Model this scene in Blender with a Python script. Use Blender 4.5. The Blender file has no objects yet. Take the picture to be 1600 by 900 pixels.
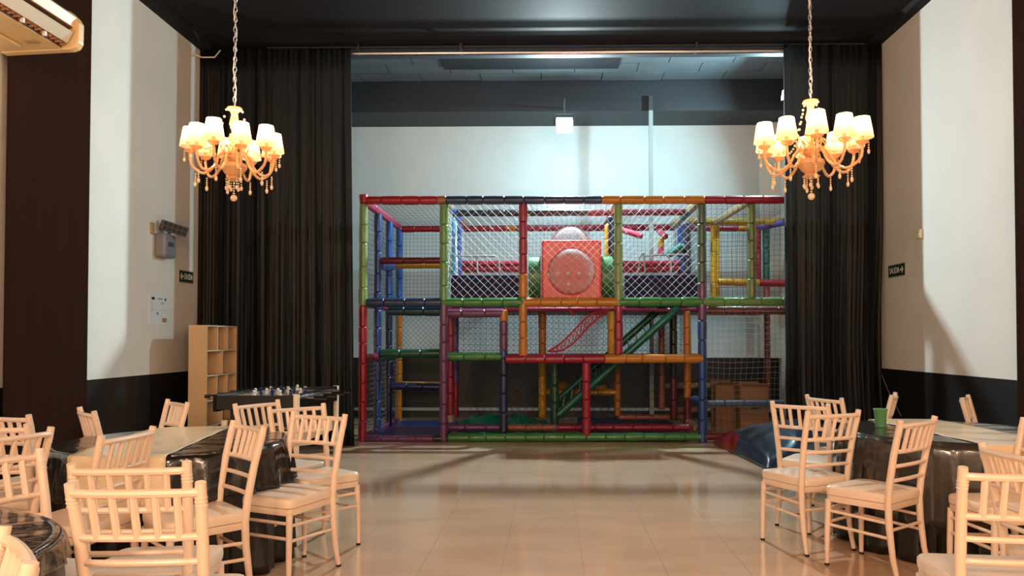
import bpy, bmesh, math, random
from mathutils import Vector, Matrix
random.seed(7)
PI = math.pi
C = bpy.context.scene.collection
scene = bpy.context.scene

# ------------------------------------------------------------------ camera
F = 1200.0; PX, PY = 840.0, 502.0; CAMZ = 1.38
YAW, PITCH = math.radians(1.0), math.radians(1.3)
cam = bpy.data.cameras.new('camera'); camo = bpy.data.objects.new('camera', cam); C.objects.link(camo)
cam.sensor_width = 36; cam.lens = F / 1600 * 36
cam.shift_x = -(PX - 800) / 1600; cam.shift_y = (PY - 450) / 1600
cam.clip_start = .05; cam.clip_end = 60
camo.location = (0, 0, CAMZ); camo.rotation_euler = (PI / 2 + PITCH, 0, YAW)
scene.camera = camo
RC = (Matrix.Rotation(YAW, 3, 'Z') @ Matrix.Rotation(PI / 2 + PITCH, 3, 'X'))
def ray(u, v): return RC @ Vector(((u - PX) / F, -(v - PY) / F, -1))
def P(u, v, Y):
    d = ray(u, v); return Vector((0, 0, CAMZ)) + d * (Y / d.y)
def PZ(u, v, z):
    d = ray(u, v); return Vector((0, 0, CAMZ)) + d * ((z - CAMZ) / d.z)
def PXX(u, v, X):
    d = ray(u, v); return Vector((0, 0, CAMZ)) + d * (X / d.x)
def proj(p):
    c = RC.transposed() @ (Vector(p) - Vector((0, 0, CAMZ)))
    return PX + F * c.x / -c.z, PY - F * c.y / -c.z

# ------------------------------------------------------------------ world, exposure, lights
w = bpy.data.worlds.new('world'); scene.world = w; w.use_nodes = True
w.node_tree.nodes['Background'].inputs[0].default_value = (1, .8, .6, 1)
w.node_tree.nodes['Background'].inputs[1].default_value = .02
scene.view_settings.view_transform = 'Standard'; scene.view_settings.look = 'None'
scene.view_settings.gamma = 1; scene.view_settings.use_curve_mapping = False
scene.view_settings.exposure = 0.0
def lamp(name, kind, loc, energy, col, size=.1, rot=(0, 0, 0), **kw):
    l = bpy.data.lights.new(name, kind); l.energy = energy; l.color = col
    if kind == 'AREA': l.size = size
    else: l.shadow_soft_size = size
    for k, v in kw.items(): setattr(l, k, v)
    o = bpy.data.objects.new(name, l); o.location = loc; o.rotation_euler = rot; C.objects.link(o); return o
FLOOD = P(882, 193, 11.8)
lamp('flood_light_beam', 'AREA', FLOOD + Vector((0, -.05, -.04)), 470, (.76, .95, 1.0), .14, (-math.radians(48), 0, 0))
lamp('flood_light_spill', 'POINT', FLOOD + Vector((0, -.06, -.19)), 90, (.58, .95, 1.0), .08)
F2 = P(1226, 146, 11.0)
lamp('side_flood_beam', 'AREA', F2 + Vector((-.1, 0, -.03)), 150, (.58, .92, 1.0), .15, tuple(Vector((-.95, -.05, -.3)).to_track_quat('-Z', 'Y').to_euler()))
# chandeliers of the same hall, behind the photographer
for x, y in ((-2.2, -1.6), (1.7, -1.6)):
    lamp('rear_chandelier_light', 'POINT', (x, y, 2.75), 300, (1, .64, .42), .3)
lamp('rear_ceiling_light', 'POINT', (0, -1.2, 4.3), 420, (1, .68, .46), .35)

# ------------------------------------------------------------------ materials
def lin(c):
    return tuple(((x / 255) / 12.92 if x / 255 <= .04045 else ((x / 255 + .055) / 1.055) ** 2.4) for x in c) + (1,)
def mat(name, rgb, rough=.5, metal=0, bump=0, bscale=20, var=0, vscale=3, emit=None, estr=0, stretch=None,
        coat=0, sheen=0, trans=0, alpha=1, rvar=0, sub=0, spec=.5):
    m = bpy.data.materials.new(name); m.use_nodes = True; nt = m.node_tree; b = nt.nodes['Principled BSDF']
    b.inputs['Base Color'].default_value = lin(rgb); b.inputs['Roughness'].default_value = rough
    b.inputs['Metallic'].default_value = metal; b.inputs['Coat Weight'].default_value = coat
    b.inputs['Sheen Weight'].default_value = sheen; b.inputs['Transmission Weight'].default_value = trans
    b.inputs['Alpha'].default_value = alpha; b.inputs['Specular IOR Level'].default_value = spec
    tc = nt.nodes.new('ShaderNodeTexCoord'); mp = nt.nodes.new('ShaderNodeMapping')
    nt.links.new(tc.outputs['Object'], mp.inputs[0])
    if stretch: mp.inputs['Scale'].default_value = stretch
    if var or rvar:
        n = nt.nodes.new('ShaderNodeTexNoise'); n.inputs['Scale'].default_value = vscale; n.inputs['Detail'].default_value = 5
        nt.links.new(mp.outputs[0], n.inputs['Vector'])
        if var:
            r = nt.nodes.new('ShaderNodeValToRGB'); c = lin(rgb)
            r.color_ramp.elements[0].position = .3; r.color_ramp.elements[1].position = .7
            r.color_ramp.elements[0].color = tuple(x * (1 - var) for x in c[:3]) + (1,)
            r.color_ramp.elements[1].color = tuple(min(1, x * (1 + var)) for x in c[:3]) + (1,)
            nt.links.new(n.outputs[0], r.inputs[0]); nt.links.new(r.outputs[0], b.inputs['Base Color'])
        if rvar:
            q = nt.nodes.new('ShaderNodeMapRange'); q.inputs[3].default_value = max(.02, rough - rvar); q.inputs[4].default_value = rough + rvar
            nt.links.new(n.outputs[0], q.inputs[0]); nt.links.new(q.outputs[0], b.inputs['Roughness'])
    if bump:
        n2 = nt.nodes.new('ShaderNodeTexNoise'); n2.inputs['Scale'].default_value = bscale; n2.inputs['Detail'].default_value = 4
        nt.links.new(mp.outputs[0], n2.inputs['Vector'])
        bp = nt.nodes.new('ShaderNodeBump'); bp.inputs['Strength'].default_value = bump; bp.inputs['Distance'].default_value = .02
        nt.links.new(n2.outputs[0], bp.inputs['Height']); nt.links.new(bp.outputs[0], b.inputs['Normal'])
    if emit:
        b.inputs['Emission Color'].default_value = lin(emit); b.inputs['Emission Strength'].default_value = estr
    return m
M = {
 'wall': mat('wall_paint', (226, 222, 214), .75, bump=.12, bscale=6, var=.03, vscale=2),
 'wall2': mat('cool_tinted_wall', (214, 224, 226), .75, bump=.15, bscale=5, var=.03, vscale=2),  # white wall, the flood light's cool cast mixed into its base colour
 'wains': mat('black_wainscot', (24, 20, 20), .45, bump=.05),
 'ceil': mat('dark_ceiling', (34, 33, 36), .7, spec=.12, bump=.06, bscale=3, var=.1, vscale=1),
 'ceil2': mat('grey_ceiling_board', (100, 108, 114), .6, bump=.3, bscale=4, var=.12, vscale=2),
 'soffit': mat('dark_soffit', (44, 49, 56), .6, var=.06, vscale=2, bump=.1, bscale=4),
 'duct': mat('dark_duct', (32, 35, 40), .6),
 'grout': mat('grout', (120, 100, 80), .8),
 'pipe': mat('grey_pipe', (150, 160, 162), .5), 'pipedark': mat('pipe_dark', (62, 66, 72), .5),
 'rail': mat('silver_rail', (190, 195, 200), .3, metal=.9),
 'curtL': mat('black_curtain', (17, 15, 15), .5, spec=.35, bump=.1, bscale=30),
 'curtB': mat('brown_black_curtain', (44, 26, 18), .9, spec=.03, bump=.1, bscale=30),
 'chair': mat('cream_chair_paint', (233, 207, 184), .3, bump=.03, bscale=12, var=.03),
 'cush': mat('cream_cushion', (233, 209, 186), .38, bump=.18, bscale=7, var=.03),
 'foot': mat('black_foot', (20, 20, 20), .6),
 'wood': mat('beige_board', (212, 178, 138), .5, var=.04, bump=.03),
 'woodedge': mat('pale_board_edge', (236, 222, 198), .5),
 'cloth': mat('black_table_cloth', (22, 18, 16), .34, bump=.3, bscale=5, stretch=(1, 1, .25)),
 'plast': mat('black_plastic_cover', (30, 28, 26), .2, bump=.55, bscale=8, stretch=(1, 1.7, 1), coat=.4),
 'plastg': mat('glare_grey_cover', (54, 50, 44), .24, bump=.4, bscale=7, stretch=(1, 1.7, 1), coat=.4),  # black plastic, grey of the surface glare painted into the base colour
 'runner': mat('cream_runner', (226, 204, 170), .3, bump=.45, bscale=5, stretch=(1, 2, 1), coat=.3),
 'cup': mat('green_cup', (92, 150, 104), .4),
 'black': mat('black_gloss', (14, 14, 16), .2), 'blackm': mat('black_matte', (16, 16, 17), .55),
 'white': mat('white_plastic', (235, 232, 225), .35), 'steel': mat('steel', (170, 172, 175), .25, metal=1),
 'ac': mat('cream_plastic', (214, 184, 134), .4), 'acs': mat('ac_silver_flap', (205, 200, 180), .3, metal=.3),
 'acd': mat('ac_dark_slot', (70, 42, 28), .5), 'acv': mat('ac_vane', (150, 104, 70), .5),
 'grey': mat('grey_plastic', (128, 128, 132), .5), 'greyd': mat('dark_grey', (70, 70, 74), .5),
 'sign': mat('sign_green', (26, 52, 38), .4), 'signw': mat('sign_white', (225, 232, 220), .5),
 'paper': mat('paper', (225, 228, 232), .6), 'ink': mat('ink', (40, 44, 52), .6), 'inkl': mat('ink_light', (160, 170, 190), .6),
 'tan': mat('tan_print', (170, 140, 100), .6), 'cream': mat('cream_switch', (220, 210, 170), .5),
 'navyv': mat('navy_vinyl', (40, 52, 72), .28, bump=.35, bscale=3, coat=.3),
 'redv': mat('red_vinyl', (138, 24, 34), .3, bump=.4, bscale=5, coat=.3),
 'teal': mat('teal_tarp', (18, 112, 98), .25, bump=.5, bscale=7),
 'matblue': mat('blue_mat', (30, 44, 96), .35), 'matpurple': mat('purple_mat', (66, 46, 120), .35),
 'matbluel': mat('bright_blue_mat', (44, 90, 190), .35),
 'panelp': mat('purple_vinyl_panel', (30, 24, 70), .6, spec=.2, bump=.2, bscale=6),
 'boxred': mat('red_plastic_box', (215, 44, 40), .3), 'tunnel': mat('green_tunnel', (52, 110, 62), .35),
 'deck': mat('crimson_deck', (130, 30, 48), .5), 'card': mat('cardboard', (150, 110, 78), .7),
 'netw': mat('white_net', (215, 220, 220), .6), 'netd': mat('dark_net', (34, 42, 52), .6), 'netr': mat('red_net', (190, 36, 60), .6),
 'ramp': mat('green_ramp', (22, 104, 84), .3), 'skirt': mat('pale_skirting', (160, 165, 165), .5),
 'gold': mat('crystal_amber', (255, 214, 150), .12, spec=.8, emit=(255, 176, 84), estr=0),
 'bodyg': mat('flood_body', (70, 74, 78), .4),
}
def thin_fabric(m, amt, col):
    nt = m.node_tree; b = nt.nodes['Principled BSDF']; o = nt.nodes['Material Output']
    t = nt.nodes.new('ShaderNodeBsdfTranslucent'); t.inputs[0].default_value = lin(col)
    mx = nt.nodes.new('ShaderNodeMixShader'); mx.inputs[0].default_value = amt
    nt.links.new(b.outputs[0], mx.inputs[1]); nt.links.new(t.outputs[0], mx.inputs[2]); nt.links.new(mx.outputs[0], o.inputs[0])
thin_fabric(M['curtL'], .22, (168, 164, 160))
def glassy(name, rgb, k, rough=.03):
    m = bpy.data.materials.new(name); m.use_nodes = True; nt = m.node_tree; nt.nodes.clear()
    o = nt.nodes.new('ShaderNodeOutputMaterial'); mx = nt.nodes.new('ShaderNodeMixShader')
    t = nt.nodes.new('ShaderNodeBsdfTransparent'); g = nt.nodes.new('ShaderNodeBsdfPrincipled')
    g.inputs['Base Color'].default_value = lin(rgb); g.inputs['Roughness'].default_value = rough; g.inputs['Specular IOR Level'].default_value = 1
    t.inputs[0].default_value = lin(rgb)
    lw = nt.nodes.new('ShaderNodeLayerWeight'); lw.inputs[0].default_value = .35
    mr = nt.nodes.new('ShaderNodeMapRange'); mr.inputs[3].default_value = k; mr.inputs[4].default_value = .6
    nt.links.new(lw.outputs['Facing'], mr.inputs[0]); nt.links.new(mr.outputs[0], mx.inputs[0])
    nt.links.new(t.outputs[0], mx.inputs[1]); nt.links.new(g.outputs[0], mx.inputs[2]); nt.links.new(mx.outputs[0], o.inputs[0])
    return m
M['dome'] = glassy('clear_dome', (238, 240, 242), .05)
M['crystal'] = glassy('clear_crystal', (255, 236, 205), .55, .08)
M['amber'] = glassy('amber_glass', (240, 204, 156), .62, .12)
M['lit'] = mat('lit_flood_panel', (255, 255, 255), .5, emit=(235, 252, 255), estr=60)
# pleated shade: translucent cloth that glows from the bulb inside
def shade_mat():
    m = bpy.data.materials.new('pleated_lit_shade'); m.use_nodes = True; nt = m.node_tree; nt.nodes.clear()
    o = nt.nodes.new('ShaderNodeOutputMaterial'); a = nt.nodes.new('ShaderNodeAddShader')
    tr = nt.nodes.new('ShaderNodeBsdfTranslucent'); tr.inputs[0].default_value = lin((236, 200, 150))
    em = nt.nodes.new('ShaderNodeEmission'); em.inputs[0].default_value = (1, .66, .30, 1); em.inputs[1].default_value = .45
    nt.links.new(tr.outputs[0], a.inputs[0]); nt.links.new(em.outputs[0], a.inputs[1]); nt.links.new(a.outputs[0], o.inputs[0]); return m
M['shade'] = shade_mat()
M['bulb'] = mat('lit_bulb', (255, 240, 210), .5, emit=(255, 214, 150), estr=5)
def floor_mat():
    m = mat('beige_polished_tile', (214, 180, 150), .11, var=.07, vscale=1.6, rvar=.05, bump=.05, bscale=2.5, spec=.6)
    nt = m.node_tree; b = nt.nodes['Principled BSDF']
    b.inputs['Coat Weight'].default_value = .35; b.inputs['Coat Roughness'].default_value = .1
    for n in nt.nodes:
        if n.type == 'TEX_COORD': tc = n
        if n.type == 'MAPPING': mp = n
    g = nt.nodes.new('ShaderNodeNewGeometry'); nt.links.new(g.outputs['Position'], mp.inputs[0]); mp.inputs['Scale'].default_value = (1, 2.2, 1)
    return m
M['tile'] = floor_mat()
PAD = {'red': (190, 34, 52), 'crimson': (176, 36, 66), 'sage': (152, 186, 118), 'dkgreen': (84, 112, 88), 'olive': (118, 140, 78),
 'navy': (48, 72, 112), 'teal': (18, 70, 84), 'green': (74, 150, 74), 'ltgreen': (120, 172, 96), 'orange': (224, 142, 44),
 'purple': (122, 68, 118), 'blue': (40, 84, 158), 'brblue': (36, 104, 200), 'yellow': (238, 182, 34), 'tan': (200, 176, 122),
 'brown': (134, 62, 52), 'dkred': (122, 30, 44), 'dkblue': (34, 44, 88), 'tealp': (36, 130, 122), 'pink': (232, 84, 118),
 'violet': (110, 90, 178), 'dark': (40, 46, 52), 'slate': (86, 98, 136), 'greent': (34, 96, 70), 'rust': (184, 110, 92), 'cyan': (50, 150, 200)}
for k, v in PAD.items(): M['pad_' + k] = mat('vinyl_' + k, tuple(int(c * .8) for c in v), .34, bump=.15, bscale=5, coat=.15)

# ------------------------------------------------------------------ mesh helpers
class MB:
    def __init__(s): s.v = []; s.f = []
    def add(s, vs, fs):
        n = len(s.v); s.v += [tuple(v) for v in vs]; s.f += [tuple(i + n for i in f) for f in fs]; return s
    def box(s, a, b):
        x0, y0, z0 = a; x1, y1, z1 = b
        return s.add([(x0,y0,z0),(x1,y0,z0),(x1,y1,z0),(x0,y1,z0),(x0,y0,z1),(x1,y0,z1),(x1,y1,z1),(x0,y1,z1)],
              [(0,3,2,1),(4,5,6,7),(0,1,5,4),(1,2,6,5),(2,3,7,6),(3,0,4,7)])
    def obox(s, m, hx, hy, hz):
        vs = [m @ Vector((x*hx, y*hy, z*hz)) for z in (-1, 1) for x, y in ((-1,-1),(1,-1),(1,1),(-1,1))]
        return s.add(vs, [(0,3,2,1),(4,5,6,7),(0,1,5,4),(1,2,6,5),(2,3,7,6),(3,0,4,7)])
    def tube(s, pts, r, n=8, caps=True):
        pts = [Vector(p) for p in pts]; rs = r if isinstance(r, (list, tuple)) else [r] * len(pts)
        vs = []; up = None
        for i, p in enumerate(pts):
            d = (pts[min(i+1, len(pts)-1)] - pts[max(i-1, 0)]).normalized()
            if up is None: up = Vector((0, 0, 1)) if abs(d.z) < .9 else Vector((1, 0, 0))
            a = d.cross(up).normalized(); b = a.cross(d).normalized(); up = b
            for k in range(n):
                t = 2 * PI * k / n; vs.append(p + (a * math.cos(t) + b * math.sin(t)) * rs[i])
        fs = []
        for i in range(len(pts) - 1):
            for k in range(n):
                k2 = (k + 1) % n; fs.append((i*n+k, i*n+k2, (i+1)*n+k2, (i+1)*n+k))
        if caps: fs.append(tuple(range(n))[::-1]); fs.append(tuple((len(pts)-1)*n + k for k in range(n)))
        return s.add(vs, fs)
    def lathe(s, prof, c=(0, 0, 0), n=16):
        vs = []; fs = []
        for r, z in prof:
            for k in range(n):
                t = 2*PI*k/n; vs.append((c[0]+r*math.cos(t), c[1]+r*math.sin(t), c[2]+z))
        for i in range(len(prof)-1):
            for k in range(n):
                k2 = (k+1) % n; fs.append((i*n+k, i*n+k2, (i+1)*n+k2, (i+1)*n+k))
        fs.append(tuple(range(n))[::-1]); fs.append(tuple((len(prof)-1)*n+k for k in range(n)))
        return s.add(vs, fs)
    def ball(s, c, r, sz=1, n=8, m=5):
        return s.lathe([(max(.001, r*math.sin(PI*i/m)), -r*sz*math.cos(PI*i/m)) for i in range(m+1)], c, n)
    def grid(s, fn, nu, nv, thick=None):
        vs = [fn(i/nu, j/nv) for j in range(nv+1) for i in range(nu+1)]
        fs = [(j*(nu+1)+i, j*(nu+1)+i+1, (j+1)*(nu+1)+i+1, (j+1)*(nu+1)+i) for j in range(nv) for i in range(nu)]
        return s.add(vs, fs)
    def prism(s, poly, y0, y1, ax='y'):
        n = len(poly)
        def q(a, b, t): return (a, t, b) if ax == 'y' else ((t, a, b) if ax == 'x' else (a, b, t))
        vs = [q(a, b, y0) for a, b in poly] + [q(a, b, y1) for a, b in poly]
        return s.add(vs, [tuple(range(n)), tuple(range(n, 2*n))[::-1]] + [(i, i+n, (i+1) % n + n, (i+1) % n) for i in range(n)])
    def mesh(s, name, m, smooth=True):
        me = bpy.data.meshes.new(name); me.from_pydata(s.v, [], s.f); me.materials.append(m)
        bm = bmesh.new(); bm.from_mesh(me); bmesh.ops.recalc_face_normals(bm, faces=bm.faces); bm.to_mesh(me); bm.free()
        if smooth:
            me.shade_smooth()
            try: me.set_sharp_from_angle(angle=math.radians(42))
            except Exception: pass
        return me
    def build(s, name, m, parent=None, smooth=True, solid=0, bevel=0):
        o = bpy.data.objects.new(name, s.mesh(name, m, smooth)); C.objects.link(o)
        if parent: o.parent = parent
        if solid:
            d = o.modifiers.new('solid', 'SOLIDIFY'); d.thickness = solid; d.offset = 0
        if bevel:
            d = o.modifiers.new('bev', 'BEVEL'); d.width = bevel; d.segments = 2; d.limit_method = 'ANGLE'
        return o
def tag(o, label=None, cat=None, group=None, kind=None):
    if label: o['label'] = label
    if cat: o['category'] = cat
    if group: o['group'] = group
    if kind: o['kind'] = kind
    return o
def empty(name, loc=(0, 0, 0), rz=0, label=None, cat=None, group=None):
    o = bpy.data.objects.new(name, None); o.empty_display_size = .1; o.location = loc; o.rotation_euler = (0, 0, rz)
    C.objects.link(o); return tag(o, label, cat, group)
def copy_tree(o, parent=None, kids=None):
    c = o.copy(); C.objects.link(c); c.parent = parent
    for ch in list(o.children): copy_tree(ch, c)
    return c
def struct(name, mb, m, parent=None, smooth=False):
    o = mb.build(name, m, parent, smooth)
    if not parent: o['kind'] = 'structure'
    return o
def text_mesh(name, body, size, m, parent, mtx, ext=.001, sx=1):
    cu = bpy.data.curves.new('txt', 'FONT'); cu.body = body; cu.size = size; cu.extrude = ext; cu.align_x = 'CENTER'; cu.align_y = 'CENTER'
    t = bpy.data.objects.new('txt', cu); C.objects.link(t); bpy.context.view_layer.update()
    me = bpy.data.meshes.new_from_object(t.evaluated_get(bpy.context.evaluated_depsgraph_get()))
    bpy.data.objects.remove(t); me.name = name; me.materials.clear(); me.materials.append(m)
    me.transform(mtx @ Matrix.Diagonal((sx, 1, 1, 1)))
    o = bpy.data.objects.new(name, me); C.objects.link(o); o.parent = parent; return o

# ------------------------------------------------------------------ room shell
XL, XR, YC, YB, YREAR, ZC, ZC2 = -4.6, 4.26, 9.98, 13.4, -3.5, 5.22, 5.62
XR2 = 3.95; WZ = .97; DZ = 5.11
struct('wall_left', MB().box((XL-.15, YREAR, WZ), (XL, YC, ZC)), M['wall'])
struct('wall_right', MB().box((XR, YREAR, WZ), (XR+.15, YC, ZC)), M['wall'])
struct('trim_1', MB().box((XL-.15, YREAR, 0), (XL+.006, YC, WZ)), M['wains'])
struct('trim_2', MB().box((XR-.006, YREAR, 0), (XR+.15, YC, WZ+.03)), M['wains'])
struct('wall_rear', MB().box((XL-.15, YREAR-.15, 0), (XR+.15, YREAR, ZC)), M['wall'])
struct('ceiling', MB().box((XL-.15, YREAR, ZC), (XR+.15, YC+.12, ZC+.12)), M['ceil'])
struct('trim_3', MB().prism([(XL, ZC), (XL+.16, ZC), (XL+.13, ZC-.05), (XL, ZC-.06)], YREAR, YC-.01), M['ceil'])
struct('trim_4', MB().prism([(XR, ZC), (XR-.16, ZC), (XR-.13, ZC-.05), (XR, ZC-.05)], YREAR, YC-.01), M['ceil'])
# proscenium wall with the opening
struct('wall_front', MB().box((XL-.15, YC, 0), (-3.85, YC+.12, ZC)).box((3.75, YC, 0), (XR+.15, YC+.12, ZC)), M['wains'])
struct('wall_header', MB().box((-3.85, YC, 5.10), (3.75, YC+.12, ZC)), M['soffit'])
struct('trim_5', MB().box((XL+.2, YC-.05, ZC-.035), (XR-.2, YC-.001, ZC-.012)), M['soffit'])
# play area shell
struct('wall_back', MB().box((XL-.15, YB, 1.05), (XR2+.15, YB+.15, DZ)), M['wall2'])
struct('trim_6', MB().box((XL-.15, YB-.006, 0), (XR2+.15, YB+.15, 1.05)), M['wains'])
struct('trim_7', MB().box((XL, YB-.02, .13), (XR2, YB-.007, .18)), M['skirt'])
struct('trim_8', MB().box((XL, YB-.16, 5.11), (XR2, YB+.15, ZC2)).box((XL, 12.52, 5.11), (XR2, YB-.16, ZC2)), M['soffit'])
struct('wall_side', MB().box((XR2, YC+.12, 0), (XR2+.15, YB, DZ)), M['wall'])
struct('trim_9', MB().box((XR2-.002, YC+.12, DZ), (XR2+.15, YB, ZC2)), M['soffit'])
struct('wall_side_left', MB().box((XL-.15, YC+.12, 0), (XL, YB, ZC2)), M['wall'])
struct('trim_10', MB().box((3.62, YB-.18, 1.05), (XR2, YB-.001, DZ)), M['wall'])
c2 = struct('ceiling_back', MB().box((XL-.15, YC+.12, ZC2+.02), (XR2+.15, YB+.15, ZC2+.12)), M['duct'])
bw, bd = .98, .41
rows = int((12.52 - 10.1) / bd) + 1
for j in range(rows):
    off = (j % 2) * .45; y0 = 10.1 + j*bd; y1 = min(12.5, y0+bd-.012)
    x = XL - .9 + off
    while x < XR2:
        a, b = max(x, XL), min(x+bw-.012, XR2)
        if b > a + .05 and y1 > y0+.05:
            dz = random.uniform(0, .012)
            MB().box((a, y0, ZC2-.012+dz), (b, y1, ZC2+.02)).build('ceiling_board', M['ceil2'], c2, False)
        x += bw
a = P(694, 106, 11.85); b = P(966, 106, 11.85)
MB().box((a.x, 10.12, 5.57), (b.x, 11.85, ZC2+.02)).build('service_hatch', M['duct'], c2, False)
# floor
fl = struct('floor', MB().box((XL-.15, YREAR-.15, -.1), (XR+.15, YB+.15, -.004)), M['grout'])
T = .49; x00 = -4.60 - .02; tm = MB(); tilemesh = None
fx = P(781, 900, 4.46).x; nx0 = math.floor((XL - fx) / T)
tb = MB().box((.0008, .0008, -.012), (T-.0008, T-.0008, 0)).mesh('tile', M['tile'], False)
far = MB(); cnt = 0
for i in range(19):
    for j in range(-16, 20):
        x = fx + (nx0 + i) * T; y = 4.86 + (j - 1) * T
        if x > XR or y > YB or y < YREAR: continue
        if 4.2 < y + T and y < 10.4 and -.75*y - .6 < x < .72*y + .3 and x + T <= XR + .1 and x >= XL - .15:
            o = bpy.data.objects.new('tile', tb); C.objects.link(o); o.parent = fl; o.location = (x, y, random.uniform(-.0004, 0)); cnt += 1
        else: far.box((max(x, XL-.1)+.0008, y+.0008, -.012), (min(x+T, XR+.1)-.0008, y+T-.0008, 0))
o = far.build('distant_tile', M['tile'], fl, False); o['kind'] = 'stuff'
print('tiles', cnt)
# vertical pipe on the back wall
pp = P(1017, 250, 12.46)
pi = empty('wall_pipe', (pp.x, 12.46, 0), 0, 'thin grey vertical pipe running up the white back wall to the dark soffit', 'pipe')
MB().box((-.032, -.03, 0), (.032, .03, 5.09)).build('lower_length', M['pipe'], pi, False)
MB().box((-.034, -.032, 5.09), (.034, .03, 5.33)).build('upper_length', M['pipedark'], pi, False)
# curtain rail
r = empty('curtain_rail', (0, 9.87, 5.09), 0, 'silver curtain rail along the ceiling edge above the play frame', 'curtain rail')
MB().tube([(P(505, 79, 9.87).x, 0, 0), (P(1228, 75, 9.87).x, 0, 0)], .022, 8).build('rod', M['rail'], r)
for u in (720, 1088, 560): MB().box((P(u, 75, 9.87).x-.015, -.02, 0), (P(u, 75, 9.87).x+.015, .08, .12)).build('bracket', M['steel'], r)

# ------------------------------------------------------------------ curtains
def curtain(name, p0, p1, z0, z1, folds, amp, m, label, cat='curtain', seed=1, pull=None):
    rnd = random.Random(seed); ph = [rnd.uniform(0, 6.28) for _ in range(6)]
    p0 = Vector(p0); p1 = Vector(p1); d = p1 - p0; L = d.length; nrm = Vector((d.y, -d.x, 0)).normalized()
    def fn(u, v):
        k = u * folds
        a = math.sin(2*PI*k + 1.3*math.sin(2*PI*u*1.7+ph[0]) + .35*math.sin(v*3+ph[1])) * (.55+.45*math.sin(2*PI*u*2.3+ph[2]))
        a += .35 * math.sin(2*PI*k*2.1+ph[3]+v*.8)
        uu = u
        if pull: uu = u + pull(u, v) / L
        q = p0 + d * uu + nrm * a * amp * (.45 + .55*(1-v))
        return (q.x, q.y, z0 + (z1 - z0) * v)
    return tag(MB().grid(fn, int(folds*12), 16).build(name, m, None, True, solid=.004), label, cat)
xa = XL + .03; xm = P(376, 400, 9.85).x; xb = P(551, 200, 9.85).x; xc = P(1223, 300, 9.85).x; xd = XR - .03
curtain('curtain', (XL+.004, 9.91, 0), (xm+.3, 9.91, 0), .015, 5.2, 10, .022, M['curtL'], 'black floor-length curtain hanging against the left wall corner behind the beige shelf', seed=3)
curtain('curtain', (xm-.03, 9.76, 0), (xb, 9.76, 0), .015, 5.12, 10, .042, M['curtL'], 'wide black pleated curtain with grey sheen directly left of the play frame', seed=5, pull=lambda u, v: .07*u*(1-v))
curtain('curtain', (xc, 9.78, 0), (xd, 9.82, 0), .015, 5.14, 8, .042, M['curtL'], 'black pleated curtain directly right of the play frame', seed=9, pull=lambda u, v: -.06*math.exp(-((v-.25)/.2)**2)*u)
ya = abs(XL) * 1200 / 856; yb = abs(XL) * 1200 / 743
curtain('curtain', (XL+.07, 6.28, 0), (XL+.07, 7.42, 0), .02, 5.14, 4, .014, M['curtB'], 'brown-black curtain hanging on the left wall below the air conditioner', seed=11)
curtain('curtain', (XR-.07, 6.98, 0), (XR-.07, 5.9, 0), .02, 5.14, 4, .014, M['curtB'], 'dark curtain hanging on the right wall at the picture edge', seed=12)

# ------------------------------------------------------------------ play frame
pf = empty('indoor_play_frame', (P(830, 684, 10.3).x, 10.3, 0), 0,
           'large two-storey soft play climbing frame with multicoloured padded bars and netting', 'play frame')
PO = Vector(pf.location)
slm = {}
def sleeve_mesh(col):
    if col not in slm:
        slm[col] = MB().lathe([(.97, 0), (1.09, .05), (1.13, .5), (1.09, .95), (.97, 1)], (0, 0, 0), 9).mesh('foam_sleeve', M['pad_'+col])
    return slm[col]
def bar(p0, p1, segs, r=.052, name=None, sl=.26):
    """steel tube with foam sleeves; segs = [(colour, weight)...]"""
    p0 = Vector(p0) - PO; p1 = Vector(p1) - PO; d = p1 - p0; L = d.length
    vert = abs(d.z) > .7 * L
    core = MB().tube([p0, p1], r*.55, 6).build(name or ('padded_post' if vert else 'padded_beam'), M['greyd'], pf)
    tot = sum(s[1] for s in segs); q = d.to_track_quat('Z', 'Y'); t = 0
    for col, wgt in segs:
        l = L * wgt / tot; n = max(1, round(l / sl))
        cuts = [0] + sorted((i + random.uniform(-.12, .12)) / n for i in range(1, n)) + [1]
        for i in range(n):
            a, b = cuts[i]*l, cuts[i+1]*l
            o = bpy.data.objects.new('foam_sleeve', sleeve_mesh(col)); C.objects.link(o); o.parent = core
            s = r * random.uniform(.95, 1.06)
            o.location = p0 + d * ((t + a + .003) / L); o.rotation_mode = 'QUATERNION'; o.rotation_quaternion = q
            o.scale = (s, s, b - a - .003)
        t += l
    return core
YF, Y1, Y2, Y3 = 10.3, 11.07, 11.85, 12.65
def V(u, v0, v1, segs, Y=YF, u1=None, r=.052):      # vertical post by picture columns at its own depth
    a = P(u, v0, Y); b = P(u if u1 is None else u1, v1, Y); b.x = a.x if u1 is None else b.x
    if b.z < .06: b.z = .0
    return bar((a.x, Y, a.z), (b.x, Y, b.z), segs, r)
def H(u0, v0, u1, v1, segs, Y=YF, Yb=None, r=.052):
    a = P(u0, v0, Y); b = P(u1, v1, Yb or Y); return bar(a, b, segs, r)
XA, XB_, XC_, XD_, XE_, XF_ = [P(u, 400, YF).x for u in (568, 694, 817.5, 966, 1096, 1174)]
ZT, ZM, ZL = P(800, 313, YF).z, P(800, 473, YF).z, P(800, 558, YF).z
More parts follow.
